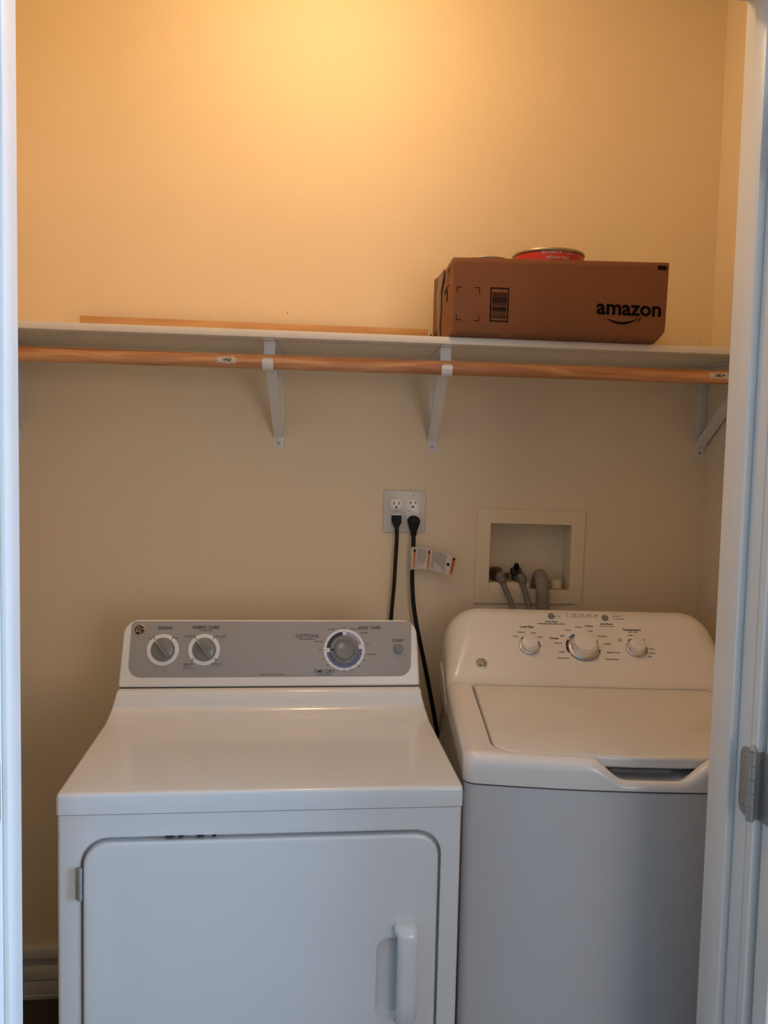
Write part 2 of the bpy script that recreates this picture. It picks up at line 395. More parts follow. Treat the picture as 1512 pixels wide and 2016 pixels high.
def bracket(label):
    t = thing('shelf_bracket', label, 'bracket', (0, 0, 1.475), group='white shelf and rod brackets')
    w = .0125
    b = MB()                               # leg flat on the wall with rounded foot
    b.prism(round_poly([(-w, -.002), (w, -.002), (w, .2435), (-w, .2435)], [.006, .006, 0, 0]), 0, .0022, M_brk, .0006, 2, M=FRONT)
    b.box((-w, -.29, .2415), (w, -.0022, .2438), M_brk, .0005)      # arm under the shelf
    b.build('frame', t)
    # pressed diagonal brace: channel profile from foot to arm front
    A = Vector((0, -.004, .026)); B = Vector((0, -.258, .214)); d = (B-A).normalized()
    k = Vector((0, d.z, -d.y))             # into the channel (up and back)
    prof = [(-w, .012), (-w, 0), (w, 0), (w, .012), (w-.002, .012), (w-.002, .002), (-w+.002, .002), (-w+.002, .012)]
    r = []
    for f in (0, .06, .5, .94, 1):
        p = A.lerp(B, f); r.append([tuple(p+Vector((x, 0, 0))+k*h) for x, h in prof])
    MB().rings(r, M_brk).build('brace', t)
    # saddle that holds the rod: strap down behind the rod, cup under it, tip in front
    pts = [(-.262, .2415), (-.262, .212)]
    cy, cz, rr = -.28, .192, .0178
    pts += [(cy+rr*math.cos(a), cz+rr*math.sin(a)) for a in [.25-i*(PI+.45)/14 for i in range(15)]]
    pts.append((cy-rr-.001, cz+.007))
    ins = [Vector(p) for p in pts]; out = []
    for i, p in enumerate(ins):
        tt = (ins[min(i+1, len(ins)-1)]-ins[max(i-1, 0)]).normalized(); out.append(p+Vector((-tt.y, tt.x))*.002)
    s = MB(); ww = [w]*(len(ins)-1)+[w*.75]
    s.rings([[(-ww[i], ins[i].x, ins[i].y), (ww[i], ins[i].x, ins[i].y), (ww[i], out[i].x, out[i].y), (-ww[i], out[i].x, out[i].y)] for i in range(len(ins))], M_brk)
    s.build('rod_hook', t)
    sc = MB(); sc.lathe([(.0042, 0), (.0040, .0014), (.0014, .0018), (.0012, .0006)], M_steel, T(0, -.0022, .010) @ FRONT, 14); sc.build('screw', t)
    sc = MB(); sc.lathe([(.0040, 0), (.0036, -.0014), (.0010, -.0016)], M_brk, T(0, -.276, .2415), 14); sc.build('screw', t)
    return t
b0 = bracket('white metal bracket under the shelf, the one above the gray dryer dial')
b0.location = (.344, 0, 1.475); b0.rotation_euler = (0, 0, -math.radians(4.2))
def copy_tree(o, parent=None):
    c = o.copy(); C.objects.link(c); c.parent = parent
    for ch in [k for k in bpy.data.objects if k.parent == o]: copy_tree(ch, c)
    return c
for x, rz, lab in ((.7525, -3.6, 'white metal bracket under the shelf just below the left end of the cardboard box'),
               (1.503, 0, 'white metal bracket at the right end of the shelf beside the closet corner'),
               (-.3150, 0, 'white metal bracket at the far left end of the shelf, mostly behind the door jamb')):
    c = copy_tree(b0); c.location = (x, 0, 1.475); c.rotation_euler = (0, 0, math.radians(rz)); c['label'] = lab
tag(MB().box((-.151, -.040, SH1), (.727, -.021, 1.7905), M_board, .0012).build('wood_strip'), 'long narrow bare wooden strip lying at the back of the shelf', 'board')

# ================================================================== CARDBOARD BOX
BZ = SH1
box = thing('cardboard_box', 'brown cardboard shipping box with black print sitting on the shelf', 'box', (.992, -.19, BZ+.0017))
# outer shell, slightly bulged, crushed lower right corner; local x -.255..252, y -.14..14
bx0, bx1, by0, by1, bh = -.250, .2475, -.135, .150, .178
def bface(u, v):
    """front face point: u across 0..1, v up 0..1 (local)"""
    xl = bx0-.0045+.003*(1-v)+(.0 if v > .06 else -.006*(1-v/.06))
    xr = bx1+.004*v-(.022*max(0, 1-v/.16)**1.3)
    z = v*(bh-.004+.011*u)
    y = by0-.004*math.sin(PI*u)*math.sin(PI*min(1, v*1.1))+.003*max(0, 1-v/.17)**1.5
    return Vector((xl+(xr-xl)*u, y, z))
N1 = 24; N2 = 14
b = MB()
b.grid([[bface(j/N1, i/N2) for j in range(N1+1)] for i in range(N2+1)], M_card)
# left end face, bulging towards the left at the back seam
def lface(u, v):
    p = bface(0, v); q = Vector((bx0-.001, by1, v*(bh+.002)))
    r_ = p.lerp(q, u); r_.x -= .008*math.sin(PI*min(1, u*1.15))*math.sin(PI*min(1, .15+v)); 
    r_.z -= .010*v*math.sin(PI*min(1, u))**2*(1 if v > .9 else v)
    return r_
b.grid([[lface(1-j/16, i/N2) for j in range(17)] for i in range(N2+1)], M_card)
def rface(u, v):
    p = bface(1, v); q = Vector((bx1, by1, v*(bh+.012))); return p.lerp(q, u)
b.grid([[rface(j/6, i/N2) for j in range(7)] for i in range(N2+1)], M_card)
b.grid([[lface(1, i/N2).lerp(rface(1, i/N2), j/8) for j in range(9)] for i in range(N2+1)], M_card)
b.grid([[lface(j/4, 0).lerp(rface(j/4, 0), i/4) for j in range(5)] for i in range(5)], M_card)
bmesh.ops.remove_doubles(b.bm, verts=b.bm.verts, dist=.0003)
body = b.build('body', box, sharp=40)
sol = body.modifiers.new('board', 'SOLIDIFY'); sol.thickness = .003; sol.offset = 0
# printing on the front, each mark its own piece of ink on the face
def onface(x, z, lift=.0022):
    u = (x-bx0)/(bx1-bx0); v = z/(bh-.004+.011*u); p = bface(max(0, min(1, u)), max(0, min(1, v))); return Vector((x, p.y-lift, z))
pr = MB()
def inkrect(x0, z0, x1, z1, lift=.0022):
    n = max(1, int(abs(x1-x0)/.01)); m = max(1, int(abs(z1-z0)/.01))
    pr.grid([[onface(x0+(x1-x0)*j/n, z0+(z1-z0)*i/m, lift) for j in range(n+1)] for i in range(m+1)], M_ink)
ox, oz = .992, BZ
qx0, qx1, qz0, qz1 = .7452-ox, .7985-ox, 1.7690-oz, 1.8440-oz
for cx, sx_ in ((qx0, 1), (qx1, -1)):
    for cz, sz_ in ((qz0, 1), (qz1, -1)):
        cm_ = MB(); L_, w_ = .013, .0017
        P_ = [onface(cx+sx_*a_, cz+sz_*b_) for a_, b_ in ((0, 0), (L_, 0), (L_, w_), (w_, w_), (w_, L_), (0, L_))]
        cm_.bm.faces.new([cm_.bm.verts.new(p_) for p_ in P_]); cm_.mi(M_ink); cm_.build('corner_mark', body)
cx0, cx1, cz0, cz1 = .8225-ox, .8655-ox, 1.7690-oz, 1.8455-oz
for r_ in ((cx0, cz0, cx1, cz0+.0028), (cx0, cz1-.0028, cx1, cz1), (cx0, cz0, cx0+.0028, cz1), (cx1-.0028, cz0, cx1, cz1)): inkrect(*r_)
rr_ = random.Random(5); z = cz0+.008
while z < cz1-.012:
    h = rr_.choice((.0009, .0012, .002, .003)); inkrect(cx0+.0045, z, cx1-.0045, z+h); z += h+rr_.choice((.0009, .0012, .0022))
pr.build('barcode_print', body); pr = MB()
# word
tm = MB(); tm.text('amazon', .0460, M_ink, Matrix(), bold=.0011, sx=1.0)
xs = [v.co.x for v in tm.bm.verts]; zs = [v.co.y for v in tm.bm.verts]; w0, w1, h0, h1 = min(xs), max(xs), min(zs), max(zs)
for v in tm.bm.verts:
    X_ = (v.co.x-w0)/(w1-w0)*(1.2290-1.0728)+1.0728-ox; Z_ = (v.co.y-h0)/(h1-h0)*.0250+1.7945-oz
    v.co = onface(X_, Z_, .0022)
me = bpy.data.meshes.new('tmp'); tm.bm.to_mesh(me); pr.mi(M_ink); pr.bm.from_mesh(me); bpy.data.meshes.remove(me)
sm = []                                    # smile arrow under the word
n = 20
for i in range(n+1):
    f = i/n; x = 1.0975+.0780*f; zc = 1.7915-.0165*math.sin(PI*(.10+.78*f))+.004*f; th = .0005+.0026*math.sin(PI*min(1, f*1.02))**.8
    sm.append((x-ox, zc-oz, th))
pr.grid([[onface(x, z_-t) for x, z_, t in sm], [onface(x, z_+t) for x, z_, t in sm]], M_ink)
pr.grid([[onface(1.1660-ox, 1.7890-oz), onface(1.1790-ox, 1.7930-oz)], [onface(1.1680-ox, 1.7915-oz), onface(1.1820-ox, 1.7935-oz)]], M_ink)
pr.grid([[onface(1.1790-ox, 1.7930-oz), onface(1.1735-ox, 1.7810-oz)], [onface(1.1820-ox, 1.7930-oz), onface(1.1755-ox, 1.7805-oz)]], M_ink)
pr.build('logo_print', body); pr = MB()
inkrect(.2250, .1680, .2465, .1775)        # black tape tab at the upper right corner
pr.build('tape_tab', body); pr = MB()
# marks on the left end
def onleft(y, z, lift=.0022):
    u = (y-by0)/(by1-by0); v = max(0, min(1, z/(bh+.004))); p = lface(u, v); return Vector((p.x-lift, y, z))
def leftline(pts, w_):
    A_, B_ = [], []
    for i, (y, z_) in enumerate(pts):
        t_ = (Vector(pts[min(i+1, len(pts)-1)])-Vector(pts[max(i-1, 0)])).normalized(); nn = Vector((-t_.y, t_.x))*w_/2
        ww_ = math.sin(PI*(i+.6)/(len(pts)+.2)) if len(pts) > 4 else 1
        A_.append(onleft(y+nn.x*ww_, z_+nn.y*ww_)); B_.append(onleft(y-nn.x*ww_, z_-nn.y*ww_))
    pr.grid([A_, B_], M_ink)
for yy in (-.090, -.070):
    leftline([(yy, .125), (yy, .160)], .0022); leftline([(yy-.006, .152), (yy, .162)], .0025); leftline([(yy+.006, .152), (yy, .162)], .0025)
leftline([(-.100, .119), (-.060, .119)], .0025)
leftline([(-.052, .108), (-.072, .114), (-.085, .100), (-.082, .084)], .010)
leftline([(-.055+.30*(k/14)-.0, .110-.085*math.sin(PI*k/16)) for k in range(3, 15)], .014)
pr.build('side_print', body)
tp = MB()
tp.grid([[onleft(.030-.030*(1-v)+.010*math.sin(v*11)+.050*(.6+.6*v)*(j-.5)*1.6, v*.172, .003) for j in (0, .33, .66, 1)] for v in [k/18 for k in range(19)]], M_tape)
o_ = tp.build('packing_tape', box); tag(o_, 'wrinkled grayish tape'); md = o_.modifiers.new('t', 'SOLIDIFY'); md.thickness = .0006; md.offset = 1
# raised cardboard pad inside, which carries the cans
MB().box((bx0+.006, by0+.012, .002), (bx1-.03, by1-.006, .0180), M_card).build('pad', box)

def paint_can(name, label, x, y, z, red):
    t = thing(name, label, 'can', (x, y, z))
    R = .084 if red else .054
    H = .0 if red else .012
    if red:
        b = MB(); b.lathe([(R, .004), (R, .176)], M_red, seg=64, cap0=False, cap1=False)
        b.lathe([(R-.002, .0), (R, .001), (R, .004)], M_rimm, seg=64, cap1=False)
        b.lathe([(R, .176), (R+.0018, .178), (R+.0022, .181), (R+.001, .184), (R-.003, .1845), (R-.006, .180)], M_rimm, seg=64, cap0=False, cap1=False)
        b.build('body', t)
        tm = MB()
        for txt, sz, zc in (('INTERIOR FLAT', .0112, .1735), ('MEDIUM BASE', .0090, .1612)):
            q = MB(); q.text(txt, sz, M_cantext, Matrix(), bold=.0003)
            for v in q.bm.verts:
                a = -PI/2+v.co.x/R-.02; v.co = Vector(((R+.0006)*math.cos(a), (R+.0006)*math.sin(a), zc+v.co.y))
            me = bpy.data.meshes.new('tmp'); q.bm.to_mesh(me); q.bm.free(); tm.mi(M_cantext); tm.bm.from_mesh(me); bpy.data.meshes.remove(me)
        tm.build('printing', t)
        MB().lathe([(R-.006, .180), (R-.010, .179), (R-.013, .176), (.0001, .1755)], M_canmetal, seg=48, cap0=False, cap1=False).build('lid', t)
    else:
        b = MB(); b.lathe([(R-.002, .0), (R, .001), (R, .159+H), (R+.0018, .161+H), (R+.0022, .164+H), (R+.001, .166+H), (R-.003, .1665+H), (R-.006, .163+H)], M_rimm, seg=64, cap1=False)
        b.build('body', t)
        MB().lathe([(R-.006, .163+H), (R-.010, .162+H), (R-.013, .159+H), (.0001, .1585+H)], M_canmetal, seg=48, cap0=False, cap1=False).build('lid', t)
    return t
paint_can('paint_can', 'red paint can with silver rim standing in the cardboard box', .9865, -.222, BZ+.0300, True)
paint_can('metal_can', 'small dull metal can in the box, only its rim showing left of the red can', .8385, -.205, BZ+.0200, False)

# ================================================================== OUTLET, PLUGS, CORDS
plate = thing('outlet_plate', 'white double gang wall outlet plate above the gap between the machines', 'outlet', (.6815, 0, 1.3107))
b = MB(); b.prism(rrect(-.0575, -.0570, .0575, .0570, .004), 0, .0055, M_plate, .003, 3, M=FRONT); po = b.build('plate', plate)
c_ = MB()
def dup_out(cx, cz):
    p = []
    for k in range(40):
        a = 2*PI*k/40; p.append((cx+.0168*math.cos(a), cz+max(-.0135, min(.0135, .0168*math.sin(a)))))
    return p
for cz in (.0195, -.0195):
    o_ = MB(); o_.prism(dup_out(-.0225, cz), .004, .0075, M_out, .0012, 2, M=FRONT)
    for dx, h in ((-.0065, .0042), (.0065, .0036)): o_.box((-.0225+dx-.0011, -.0078, cz+.003-h), (-.0225+dx+.0011, -.0070, cz+.003+h), M_ink)
    o_.lathe([(.0027, .0070), (.0027, .0078)], M_ink, T(-.0225, 0, cz-.0078) @ FRONT, 14)
    o_.build('duplex_receptacle', plate)
g = MB(); g.prism(rrect(.0060, -.0335, .0390, .0335, .002), .004, .0070, M_out, .0012, 2, M=FRONT)
for cz in (.0205, -.0205):
    for dx, h in ((-.0065, .0042), (.0065, .0036)): g.box((.0225+dx-.0011, -.0073, cz+.004-h), (.0225+dx+.0011, -.0065, cz+.004+h), M_ink)
    g.lathe([(.0029, .0065), (.0029, .0073)], M_ink, T(.0225, 0, cz-.0070) @ FRONT, 14)
g.lathe([(.0014, .0065), (.0014, .0074)], M_ink, T(.0105, 0, .0010) @ FRONT, 10)
g.build('safety_receptacle', plate)
MB().prism(rrect(.0150, .0005, .0300, .0060, .0008), .0065, .0082, M_out, .0006, 2, M=FRONT).build('test_button', plate)
MB().lathe([(.0032, .0050), (.0030, .0062), (.0008, .0063)], M_steel, T(.0225, 0, .0440) @ FRONT, 12).build('screw', plate)
MB().lathe([(.0032, .0050), (.0030, .0072), (.0008, .0073)], M_steel, T(-.0225, 0, .0) @ FRONT, 12).build('screw', plate)

def smooth_path(pts, n=10):
    P = [Vector(p) for p in pts]; P = [P[0]*2-P[1]]+P+[P[-1]*2-P[-2]]; out = []
    for i in range(1, len(P)-2):
        for k in range(n):
            t = k/n; a, b_, c, d = P[i-1], P[i], P[i+1], P[i+2]
            out.append(.5*((2*b_)+(c-a)*t+(2*a-5*b_+4*c-d)*t*t+(3*b_-a-3*c+d)*t**3))
    out.append(P[-2]); return out
cord1 = thing('power_cord', 'thin black power cord plugged in at the left receptacle, dropping behind the dryer', 'cord', (.659, -.0078, 1.291))
p1 = MB(); p1.rings([[(x*.0125*wx, -d_, z_) for x, z_ in ((-1, -.006*1.0-.003), (-.5, -.0185+.006), (.5, -.0185+.006), (1, -.009), (1, .010), (-1, .010))] for d_, wx in ((0, 1), (.012, 1), (.018, .8))], M_black)
p1.rings([[(s_*.0125*w_, -.002-.014*(a_), z_) for s_, a_ in ((-1, 0), (-1, 1), (1, 1), (1, 0))] for z_, w_ in ((.010, 1), (-.008, 1), (-.016, .66), (-.022, .42))], M_black)
p1.build('plug', cord1)
MB().tube(smooth_path([(.001, -.008, -.016), (.0020, -.009, -.05), (-.0005, -.012, -.11), (-.003, -.014, -.175), (-.007, -.013, -.235), (-.012, -.012, -.32), (-.03, -.010, -.55), (-.05, -.010, -.8)]), .0050, M_black, flat=.72).build('cable', cord1)
cord2 = thing('power_cord', 'thick black power cord with an orange and white warning tag, falling behind the washer', 'cord', (.7045, -.0073, 1.288))
p2 = MB(); prof = []
for k in range(24):
    a = 2*PI*k/24; prof.append((.0165*math.cos(a), .0150*math.sin(a)))
p2.prism(prof, 0, .022, M_black, .006, 3, M=T(.0010, 0, -.002) @ FRONT)
p2.rings([[(.0010+r_*math.cos(2*PI*k/16), -.012+.8*r_*math.sin(2*PI*k/16)*.9, z_) for k in range(16)] for r_, z_ in ((.0155, -.006), (.0130, -.018), (.0090, -.028), (.0078, -.036), (.0088, -.0365), (.0072, -.040))], M_black)
p2.build('plug', cord2)
MB().tube(smooth_path([(.001, -.012, -.034), (.0005, -.016, -.07), (-.001, -.018, -.11), (-.0005, -.018, -.16), (.004, -.020, -.22), (.014, -.022, -.28), (.032, -.022, -.36), (.050, -.022, -.44), (.075, -.022, -.56), (.12, -.02, -.8)]), .0057, M_black, flat=.8).build('cable', cord2)
# the wavy tag
def tagpt(u, v):
    x = -.0068+.118*u; z0 = -.0690-.0215*u**1.25+.0035*math.sin(u*PI); z1 = z0-.0605+.006*u
    x += -.0105*v*u
    y = -.026+.010*math.sin(u*PI*1.6)-.012*u
    return Vector((x, y, z0+(z1-z0)*v))
NU, NV = 64, 34
def tagm(i, j):
    u, v = (j+.5)/NU, (i+.5)/NV
    if v < .045 or v > .955: return M_white
    if v < .065 or v > .935: return M_orange if u > .03 else M_white
    for a, b_ in ((.055, .115), (.40, .455), (.925, 1.0)):
        if a <= u <= b_:
            if .12 < v < .25 and a+.01 < u < b_-.012: return M_ink
            if .30 < v < .80 and a+.02 < u < b_-.02 and i % 3: return M_rust_o
            return M_orange
    if .14 <= u <= .36 and v < .80 and j % 2 == 0 and (v < .66 or (j*5) % 7 < 4): return M_grayink
    if .48 <= u <= .80 and v < .55+.38*((j*5) % 9)/9 and j % 2 == 0: return M_grayink
    if .765 <= u <= .80 and v < .93 and j % 2 == 0: return M_grayink
    if .82 <= u <= .905 and .40 < v < .56 and (abs(u-.862) < .03*(1-abs(v-.48)/.09)+.008): return M_ink
    return M_white
M_grayink = mat('small_gray_print', (.26, .24, .22), .6); M_rust_o = mat('orange_lettering', (.25, .05, .02), .6)
tg = MB().grid([[tagpt(j/NU, i/NV) for j in range(NU+1)] for i in range(NV+1)], M_white, mfun=tagm).build('warning_tag', cord2)
tag(tg, 'orange and white printed warning tag'); md = tg.modifiers.new('t', 'SOLIDIFY'); md.thickness = .0004
MB().rings([[(-.0070, -.006, -.071), (-.0070, -.027, -.071), (-.0070, -.027, -.132), (-.0070, -.006, -.132)], [(-.0065, -.006, -.071), (-.0065, -.027, -.071), (-.0065, -.027, -.132), (-.0065, -.006, -.132)]], M_white).build('tag_fold', tg)

# ================================================================== WASHER OUTLET BOX
wbx = thing('washer_outlet_box', 'cream recessed plumbing box in the wall behind the washer', 'plumbing box', (1.0325, 0, 1.193))
def zx(x, z): return (x-1.0325, z-1.193)
fo = [zx(.8785, 1.063), zx(1.1815, 1.061), zx(1.1845, 1.3195), zx(.8805, 1.3235)]
fi = [zx(.9175, 1.1035), zx(1.1435, 1.1000), zx(1.1450, 1.2800), zx(.9190, 1.2830)]
f_ = MB()
rg = lambda P, d: [(x, -d, z) for x, z in P]
f_.rings([rg(fo, 0), rg(fo, .004), rg(offset(fo, .002), .0055), rg(offset(fi, -.0012), .0055), rg(fi, .004), rg(fi, -.004)], M_boxp, False, False)
f_.build('frame', wbx)
r_ = MB(); r_.rings([rg(offset(fi, -.0005), -.002), rg(offset(fi, -.004), -.075)], M_boxp, False, True); r_.build('recess', wbx, sharp=20)
MB().box((-.120, -.0, -.094), (.0, .074, -.073), M_boxp, .002).build('ledge', wbx)
def valve(x, z, hx, hz, blk):
    v = MB()
    v.lathe([(.013, 0), (.013, .012), (.017, .014), (.017, .030), (.012, .034)], M_brass, T(x, .050, z), 8)
    v.tube([(x, .050, z+.020), (x, .036, z+.020), (x+.004, .018, z+.014)], [.012, .013, .012], M_brass, 14)
    o = v.build('valve', wbx); tag(o, 'dull brass valve')
    h = MB()
    if blk: h.tube([(x-.004, .030, z+.026), (x-.006, .024, z+.038), (x-.008, .022, z+.048)], [.006, .0085, .006], M_black, 12, flat=.6)
    else: h.tube([(x+.020, .040, z+.010), (x+.034, .036, z+.014)], [.006, .009], M_brass, 10)
    h.build('valve_handle', o)
valve(-.083, -.071, 0, 0, False); valve(-.025, -.071, 0, 0, True)
MB().lathe([(.017, 0), (.017, .020), (.015, .024), (.0, .024)], M_boxp, T(.086, .035, -.0925), 24, cap1=False).build('knockout_cap', wbx)
def hose(label, pts, x, z):
    t = thing('water_hose', label, 'hose', (x, .02, z))
    c = MB(); P = [Vector(p) for p in pts]; d = (P[1]-P[0]).normalized()
    Q = Matrix.Translation(P[0]) @ d.to_track_quat('Z', 'Y').to_matrix().to_4x4()
    c.lathe([(.011, -.012), (.0135, -.010), (.0138, .006), (.0115, .010), (.0105, .017), (.0085, .019)], M_hose, Q, 16)
    c.build('coupling', t)
    MB().tube(smooth_path([P[0]+d*.012]+P[1:]), .0072, M_hose, 14).build('hose', t)
hose('gray supply hose from the leftmost valve of the plumbing box', [(0, -.012, 0), (.008, -.030, -.026), (.018, -.058, -.060), (.026, -.078, -.100), (.030, -.086, -.20), (.034, -.088, -.35)], .954, 1.133)
hose('gray supply hose between the drain hose and the leftmost valve', [(0, -.012, 0), (.004, -.030, -.026), (.009, -.055, -.058), (.011, -.070, -.100), (.010, -.078, -.20), (.008, -.078, -.35)], 1.012, 1.130)
dh = thing('drain_hose', 'fat ribbed gray drain hose bent over into the plumbing box', 'hose', (1.070, 0, 1.130))
path = smooth_path([(.002, .056, -.055), (.001, .054, -.026), (.000, .042, -.002), (-.002, .020, .007), (-.005, -.006, -.004), (-.008, -.026, -.026), (-.011, -.042, -.056), (-.013, -.054, -.10), (-.014, -.058, -.17), (-.014, -.058, -.32)], 26)
acc = 0; rad = []
for i, p in enumerate(path):
    if i: acc += (p-path[i-1]).length
    amp = .0008 if acc < .150 else .0014
    rad.append(.0172+amp*math.sin(acc*2*PI/.0058))
MB().tube(path, rad, M_drain, 20).build('hose', dh)
tie = thing('cable_tie', 'pale nylon cable tie around the drain hose, its tail sticking out right', 'cable tie', (1.058, -.0505, 1.050))
b = MB(); b.lathe([(.0190, -.002), (.0202, -.002), (.0202, .002), (.0190, .002)], M_tie, Matrix.Rotation(-.25, 4, 'X') @ Matrix.Rotation(.12, 4, 'Y'), 28, False, False)
b.box((.008, -.021, -.003), (.016, -.014, .004), M_tie, .001)
b.tube(smooth_path([(.012, -.018, .000), (.03, -.022, .006), (.07, -.026, .018), (.125, -.03, .036)]), [.0016]*31, M_tie, 8, flat=.5)
b.tube(smooth_path([(-.012, -.012, -.002), (-.035, -.020, -.008), (-.07, -.028, -.016)]), [.0016]*21, M_tie, 8, flat=.5)
b.build('strap', tie)

# ================================================================== DRYER
def emblem(mb, M, r, ringm, facem, lm):
    mb.lathe([(r, 0), (r, .0012), (r*.9, .0022), (r*.82, .0022), (r*.80, .0014)], ringm, M, 32, cap1=False)
    mb.lathe([(r*.80, .0012), (.00001, .0012)], facem, M, 32, cap0=False, cap1=False)
    L_ = M @ T(0, 0, .0018)
    def st(pts, w=.085):
        mb.tube(smooth_path([(x*r, y*r, 0) for x, y in pts], 4), w*r, lm, 6, M=L_, up=(0, 0, 1))
    st([(-.08, .30), (-.30, .40), (-.46, .18), (-.44, -.12), (-.26, -.30), (-.10, -.18), (-.14, .02), (-.30, .04)])     # G
    st([(.42, .26), (.26, .40), (.08, .28), (.14, .06), (.28, .02), (.12, -.04), (.06, -.22), (.22, -.36), (.44, -.22)])  # E
    for k in range(4):
        a = k*PI/2+.4
        st([(.62*math.cos(a-.5), .62*math.sin(a-.5)), (.66*math.cos(a-.1), .66*math.sin(a-.1)), (.52*math.cos(a+.2), .52*math.sin(a+.2)), (.50*math.cos(a-.1), .50*math.sin(a-.1))], .06)

DW = .686
dry = thing('clothes_dryer', 'white front-loading dryer with a gray control panel and side-hinged door', 'dryer', (0, -.833, 0))
cb = MB(); cb.prism(rrect(.002, .001, DW-.002, .680, .006, 4), .03, .8535, M_enamel, 0)
cab = cb.build('cabinet', dry, sharp=50)
D0, D1, DZ0, DZ1 = .0400, .6495, .205, .8155
hole = rrect(D0, DZ0, D1, DZ1, .046, 10)
cut(cab, MB().prism(hole, -.05, .016, M_rim, 0, M=XZ))
for x, w in ((.178, .014), (.199, .008), (.230, .011), (.256, .006)):
    MB().box((x, .001, DZ1-.0045), (x+w, .012, DZ1-.0003), M_rust).build('paint_chip', cab)
MB().box((.012, .02, .0), (DW-.012, .66, .03), M_dark).build('base', dry)
# door
dd = MB(); dpoly = rrect(D0+.0042, DZ0+.003, D1-.0052, DZ1-.0082, .041, 10)
dd.prism(dpoly, -.012, .004, M_enamel, .005, 4, M=FRONT)
door_d = dd.build('door', dry)
pock = rrect(.5385, .4745, .590, .6250, .0230, 8)
pc = MB(); pc.rings([[(x, -.02, z) for x, z in pock], [(x, .000, z) for x, z in offset(pock, .001)], [(x, .008, z) for x, z in offset(pock, .007)]], M_enamel)
cut(door_d, pc)
hd = MB()
def hsec(z, x0, x1, dep, k=0):
    c = round_poly([(x0, dep), (x1, dep), (x1, 0), (x0, 0)], [.0105, .0115, .0001, .0001], 5)
    return [(x, y-.0038, z) for x, y in c]
hx0, hx1 = .5745, .6100
secs = [(.4655, .012, .003), (.4685, .007, .012), (.474, .0025, .020), (.484, 0, .0255), (.52, 0, .027), (.60, 0, .027), (.634, 0, .0265), (.645, .001, .023), (.651, .003, .014), (.6535, .006, .003)]
hd.rings([hsec(z, hx0+i_, hx1-i_, -max(.0135, d_)) if d_ > .0135 else [(hx0+i_+(hx1-hx0-2*i_)*t_, y_-.0038, z) for (t_, y_) in [( (q[0]-hx0)/(hx1-hx0), q[1]*d_/.0135+.0) for q in [(p[0], p[1]+.0038) for p in hsec(z, hx0, hx1, -.0135)]]] for z, i_, d_ in secs], M_enamel)
for v in hd.bm.verts:
    k_ = max(0, min(1, (v.co.z-.632)/.012))*(1-max(0, min(1, (v.co.x-hx0)/(hx1-hx0)*1.6)))
    v.co.x -= .0075*k_
hd.build('handle', door_d, sharp=60)
for zc in (.738, .29):
    h = MB()
    for k in range(4):
        h.lathe([(.0038, k*.0140), (.0044, k*.014+.0006), (.0044, k*.014+.0132), (.0038, k*.014+.0138)], M_steel, T(D0-.0005, -.0035, zc-.028), 14)
    h.box((D0-.0075, -.0022, zc-.027), (D0-.001, .001, zc+.027), M_steel, .0005)
    h.build('hinge', door_d)
# top panel, swept up at the back to meet the console
prof = [(0, .8550), (0, .8840), (.0008, .8868), (.0026, .8890), (.0055, .8902), (.010, .8905)]
prof += [(y, .8905) for y in (.03, .08, .15, .22, .29, .33, .36)]
prof += [(.36+.060*math.sin(a), .8905+.0270*(1-math.cos(a))) for a in [k*PI/2/7 for k in range(1, 8)]]
prof = prof[:-1]+[(.4195, .9150), (.4225, .9240), (.4255, .9325), (.4295, .9385), (.4345, .9408), (.4465, .9412), (.52, .9412), (.676, .9412)]
def dins(z): return 0 if z < .893 else .0105*min(1, (z-.893)/.040)
tops = []
for y, z in prof:
    row = []
    for s_ in (0, .0007, .002, .004, .006, .03, .10, .2):
        row.append((s_, .006-math.sqrt(max(0, .006**2-(.006-min(s_, .006))**2))))
    xs_ = [dins(z)+a for a, _ in row]; zz_ = [z-d if z > .886 else z for _, d in row]
    # rounded front corners in plan
    yy_ = [y+(.006-math.sqrt(max(0, .006**2-(.006-min(a, .006))**2)) if y < .01 else 0) for a, _ in row]
    L_ = [(x, yv, zv) for x, yv, zv in zip(xs_, yy_, zz_)]
    tops.append(L_+[(DW-x, yv, zv) for x, yv, zv in reversed(L_)])
tp = MB(); tp.field(tops, .8548, M_enamel); tp.build('top_panel', dry, sharp=45)
# console: its own tilted frame (u across, v up the face, w out of the face)
MB().box((.0150, .4495, .9400), (.6710, .600, .9455), M_dark).build('seam', dry)
yc, zc_, vy, vz = -.3866+.833, .9438, .0411/.1475, .1417/.1475
CM = Matrix(((1, 0, 0, 0), (0, vy, -vz, yc), (0, vz, vy, zc_), (0, 0, 0, 1)))
cpoly = round_poly([(.0110, .0002), (.6750, .0002), (.6690, .1475), (.0175, .1475)], [.0065, .0065, .034, .034], 10)
co_ = MB(); rr_ = []
for k in range(5):
    a = k/4*PI/2; rr_.append([(u, v, -.006+.006*math.sin(a)) for u, v in offset(cpoly, .006*(1-math.cos(a))*.8)])
back = [(u, max(v*.93, .0160), -.035-.02*v/.1475) for u, v in cpoly]
back2 = [(u*.97+.01, max(v*.55, .0440), -.13-.02*v/.1475) for u, v in cpoly]
base_ = [(u, max(v, .0045), -.012) for u, v in cpoly]
co_.rings([back2, back, base_]+rr_, M_plastic, M=CM)
console = co_.build('console', dry, sharp=50)
ppoly = round_poly([(.0305, .0212), (.6545, .0212), (.6575, .1442), (.0335, .1442)], [.027, .027, .012, .012], 8)
pn = MB(); pn.prism(ppoly, 0, .0009, M_gray, .0004, 2, M=CM)
def ct(t, u, v, s, m=M_print, bold=.0, al='CENTER', shear=0): pn.text(t, s, m, CM @ T(u, v, .0011), al, bold, shear)
